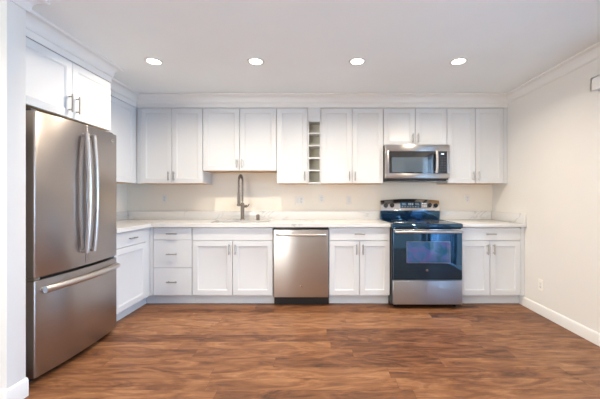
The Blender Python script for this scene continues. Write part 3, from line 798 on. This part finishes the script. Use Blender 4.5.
# ------------------------------------------------------------------ refrigerator
def fridge():
    ya, yb, XE = 1.922, 2.705, -1.832; yc, h = (ya+yb)/2, (yb-ya)/2; BUL = 0.030; z1 = 1.763
    t = thing('refrigerator', ((XL-1.9)/2, yc, 0), 'stainless french-door refrigerator with bottom freezer, beside the left wall', 'refrigerator')
    boxobj('body', M['darkgrey'], t, XL+0.04, XE-0.075, ya+0.006, yb-0.006, 0.03, z1-0.015, bev=0.004)
    for a in (XL+0.12, XE-0.16):
        for b in (ya+0.07, yb-0.07): MB().lathe([(0.02, 0.0005), (0.02, 0.031)], (a, b, 0), n=14).build('foot', M['black'], t)
    boxobj('toe_grille', M['black'], t, XE-0.074, XE-0.045, ya+0.01, yb-0.01, 0.012, 0.045)
    def fx(y): return XE + BUL*(1-((y-yc)/h)**2)
    def door_prism(y0, y1, z0, zt, name):
        P = []; r = 0.010; n = 22
        P.append((XE-0.066, y0)); 
        for k in range(6):
            a = PI/2*k/5; P.append((fx(y0+r)-r+r*math.sin(a), y0+r-r*math.cos(a)))
        for k in range(1, n):
            y = y0+r+(y1-y0-2*r)*k/n; P.append((fx(y), y))
        for k in range(6):
            a = PI/2*k/5; P.append((fx(y1-r)-r+r*math.cos(a), y1-r+r*math.sin(a)))
        P.append((XE-0.066, y1))
        return MB().prism(P, 'z', z0, zt, bev=0.003).build(name, M['steel_fridge'], t, 40)
    zs0, zs1 = 0.664, 0.684
    dl = door_prism(ya, yc-0.002, zs1, z1, 'door'); dr = door_prism(yc+0.002, yb, zs1, z1, 'door')
    fz = door_prism(ya, yb, 0.040, zs0, 'freezer_drawer')
    # vertical curved handles
    for d, yy in ((dl, yc-0.036), (dr, yc+0.036)):
        m = MB(); pts = []; za, zb = 0.785, 1.69; xb = fx(yy)
        for i in range(33):
            f = i/32; e = 1-(2*f-1)**2; pts.append((xb+0.030+0.024*e, yy, za+(zb-za)*f))
        m.tube(pts, [0.019]*33, 14, sx=0.75)
        for zz in (za+0.012, zb-0.012): m.tube([(xb-0.002, yy, zz), (xb+0.034, yy, zz)], 0.014, 12)
        m.build('handle', M['steel_bar'], d)
    # freezer handle
    m = MB(); pts = []
    for i in range(33):
        f = i/32; y = ya+0.035+(yb-ya-0.085)*f; e = 1-(2*f-1)**2; pts.append((fx(y)+0.034+0.014*e, y, 0.603))
    m.tube(pts, 0.023, 14)
    for y in (ya+0.05, yb-0.065): m.tube([(fx(y)-0.003, y, 0.603), (fx(y)+0.038, y, 0.603)], 0.013, 12)
    m.build('handle', M['steel_bar'], fz)
    for y in (ya+0.03, yb-0.03):
        boxobj('hinge_cover', M['darkgrey'], t, XE-0.13, XE-0.03, y-0.022, y+0.022, z1+0.0005-0.0, z1+0.018, bev=0.004)
    boxobj('hinge', M['nickel'], t, XE-0.06, XE-0.004, ya+0.004, ya+0.045, zs0+0.003, zs1-0.003)
    emblem(dr, (fx(yb-0.075)+0.0004, yb-0.075, 1.70), 'x', 0.013)
fridge()

# ------------------------------------------------------------------ ceiling downlights
def downlight(x, y, power, label, group):
    t = thing('recessed_downlight', (x, y, ZC-0.012), label, 'ceiling light', group)
    MB().lathe([(0.054, -0.001), (0.057, -0.008), (0.066, -0.009), (0.076, -0.006), (0.078, -0.0008), (0.054, -0.0006)], (x, y, ZC), n=40).build('trim_ring', M['trim'], t)
    MB().lathe([(0.0535, -0.0012), (0.0535, -0.005), (0.04, -0.0065), (0.01, -0.007)], (x, y, ZC), n=32).build('lens', M['lens'], t)
    l = bpy.data.lights.new('downlight_lamp', 'AREA'); l.shape = 'DISK'; l.size = 0.11; l.energy = power; l.color = CAN_COL; l.spread = math.radians(150)
    o = bpy.data.objects.new('downlight_lamp', l); col.objects.link(o); o.parent = t; o.location = (0, 0, 0)
    return t
names = ['leftmost', 'second from left', 'third from left', 'rightmost']
spots = ['nearest the refrigerator', 'above the sink', 'left of the microwave', 'above and right of the microwave']
for i, x in enumerate((-1.507, -0.582, 0.338, 1.256)):
    downlight(x, 2.72, CAN_W, 'lit recessed ceiling light, %s of four, %s' % (names[i], spots[i]), 'recessed ceiling lights in a row over the kitchen')
for y in (0.6, -1.4):  # unseen ceiling lights added to even out the lighting
    for x in (-1.9, 0.0, 1.5):
        downlight(x, y, REAR_FILL_W, 'added round ceiling light behind the camera, out of view', 'added ceiling lights behind the camera, for fill')

# ------------------------------------------------------------------ outlets, switches, valance
def outlet(c, axis, kind, label, w=0.072, h=0.116):
    t = thing('wall_outlet' if kind != 'switch' else 'light_switch', c, label, 'wall outlet' if kind != 'switch' else 'light switch')
    mtx = at_back(c[1]) if axis == 'y' else Matrix.Translation((c[0], 0, 0)) @ Matrix(((0, 1, 0, 0), (-1, 0, 0, 0), (0, 0, 1, 0), (0, 0, 0, 1)))
    u = c[0] if axis == 'y' else -c[1]
    z = c[2]
    pl_ = MB().rings(u-w/2, u+w/2, z-h/2, z+h/2, [(0, 0.0005), (0, 0.003), (0.004, 0.006)], mtx).build('plate', M['plate'], t)
    n = 2 if w > 0.1 else 1
    for k in range(n):
        uc = u + (k-(n-1)/2)*0.046
        ins = MB().rings(uc-0.017, uc+0.017, z-0.033, z+0.033, [(0, 0.006), (0, 0.008), (0.001, 0.0085)], mtx).build('insert', M['trim'], t)
        if kind == 'outlet' or (kind == 'mixed' and k == 1):
            m = MB()
            for zz in (-0.018, 0.018):
                m.box(uc-0.0075, uc-0.0055, -0.0092, -0.0084, z+zz-0.004, z+zz+0.005, mtx=mtx); m.box(uc+0.0055, uc+0.0075, -0.0092, -0.0084, z+zz-0.004, z+zz+0.005, mtx=mtx)
                m.box(uc-0.002, uc+0.002, -0.0092, -0.0084, z+zz-0.011, z+zz-0.007, mtx=mtx)
            m.build('slots', M['slot'], t)
        else:
            MB().rings(uc-0.012, uc+0.012, z-0.026, z+0.026, [(0, 0.0085), (0.001, 0.0105)], mtx).build('rocker', M['trim'], t)
Yw = YB
outlet((-2.045, Yw, 1.185), 'y', 'outlet', 'white wall outlet on the back wall left of the sink, above the corner drawers')
outlet((-0.268, Yw, 1.165), 'y', 'mixed', 'wide white two-gang outlet and switch plate on the wall above the dishwasher', w=0.118)
outlet((0.020, Yw, 1.185), 'y', 'outlet', 'white wall outlet on the backsplash below the open cubby rack')
outlet((0.378, Yw, 1.170), 'y', 'switch', 'white light switch on the wall left of the range')
outlet((1.937, Yw, 1.185), 'y', 'outlet', 'white wall outlet on the back wall right of the range')
outlet((XR, 3.08, 0.303), 'x', 'outlet', 'white wall outlet low on the right wall above the baseboard')

def valance():
    t = thing('blind_valance', (XR-0.05, 0.6, 2.048), 'white boxy blind valance high on the right wall at the edge of the photo', 'blind valance')
    m = MB(); y0, y1 = -1.6, 2.39; x0 = XR-0.115
    m.box(x0, x0+0.010, y0, y1, 2.048, 2.150, 0.001); m.box(x0, XR-0.001, y1-0.010, y1, 2.048, 2.150, 0.001)
    m.box(x0, XR-0.001, y0, y0+0.010, 2.048, 2.150, 0.001); m.box(x0, XR-0.001, y0, y1, 2.142, 2.150, 0.001)
    m.build('fascia', M['trim'], t)
    boxobj('head_rail', M['alu'], t, XR-0.075, XR-0.030, y0+0.02, y1-0.02, 2.10, 2.138)
    for k in range(17):
        yy = 0.70+k*0.088
        mt = Matrix.Translation((XR-0.055, yy, 0)) @ Matrix.Rotation(math.radians(38), 4, 'Z')
        MB().box(-0.0008, 0.0008, -0.044, 0.044, 0.03, 2.098, mtx=mt).build('vane', M['alu'], t)
valance()
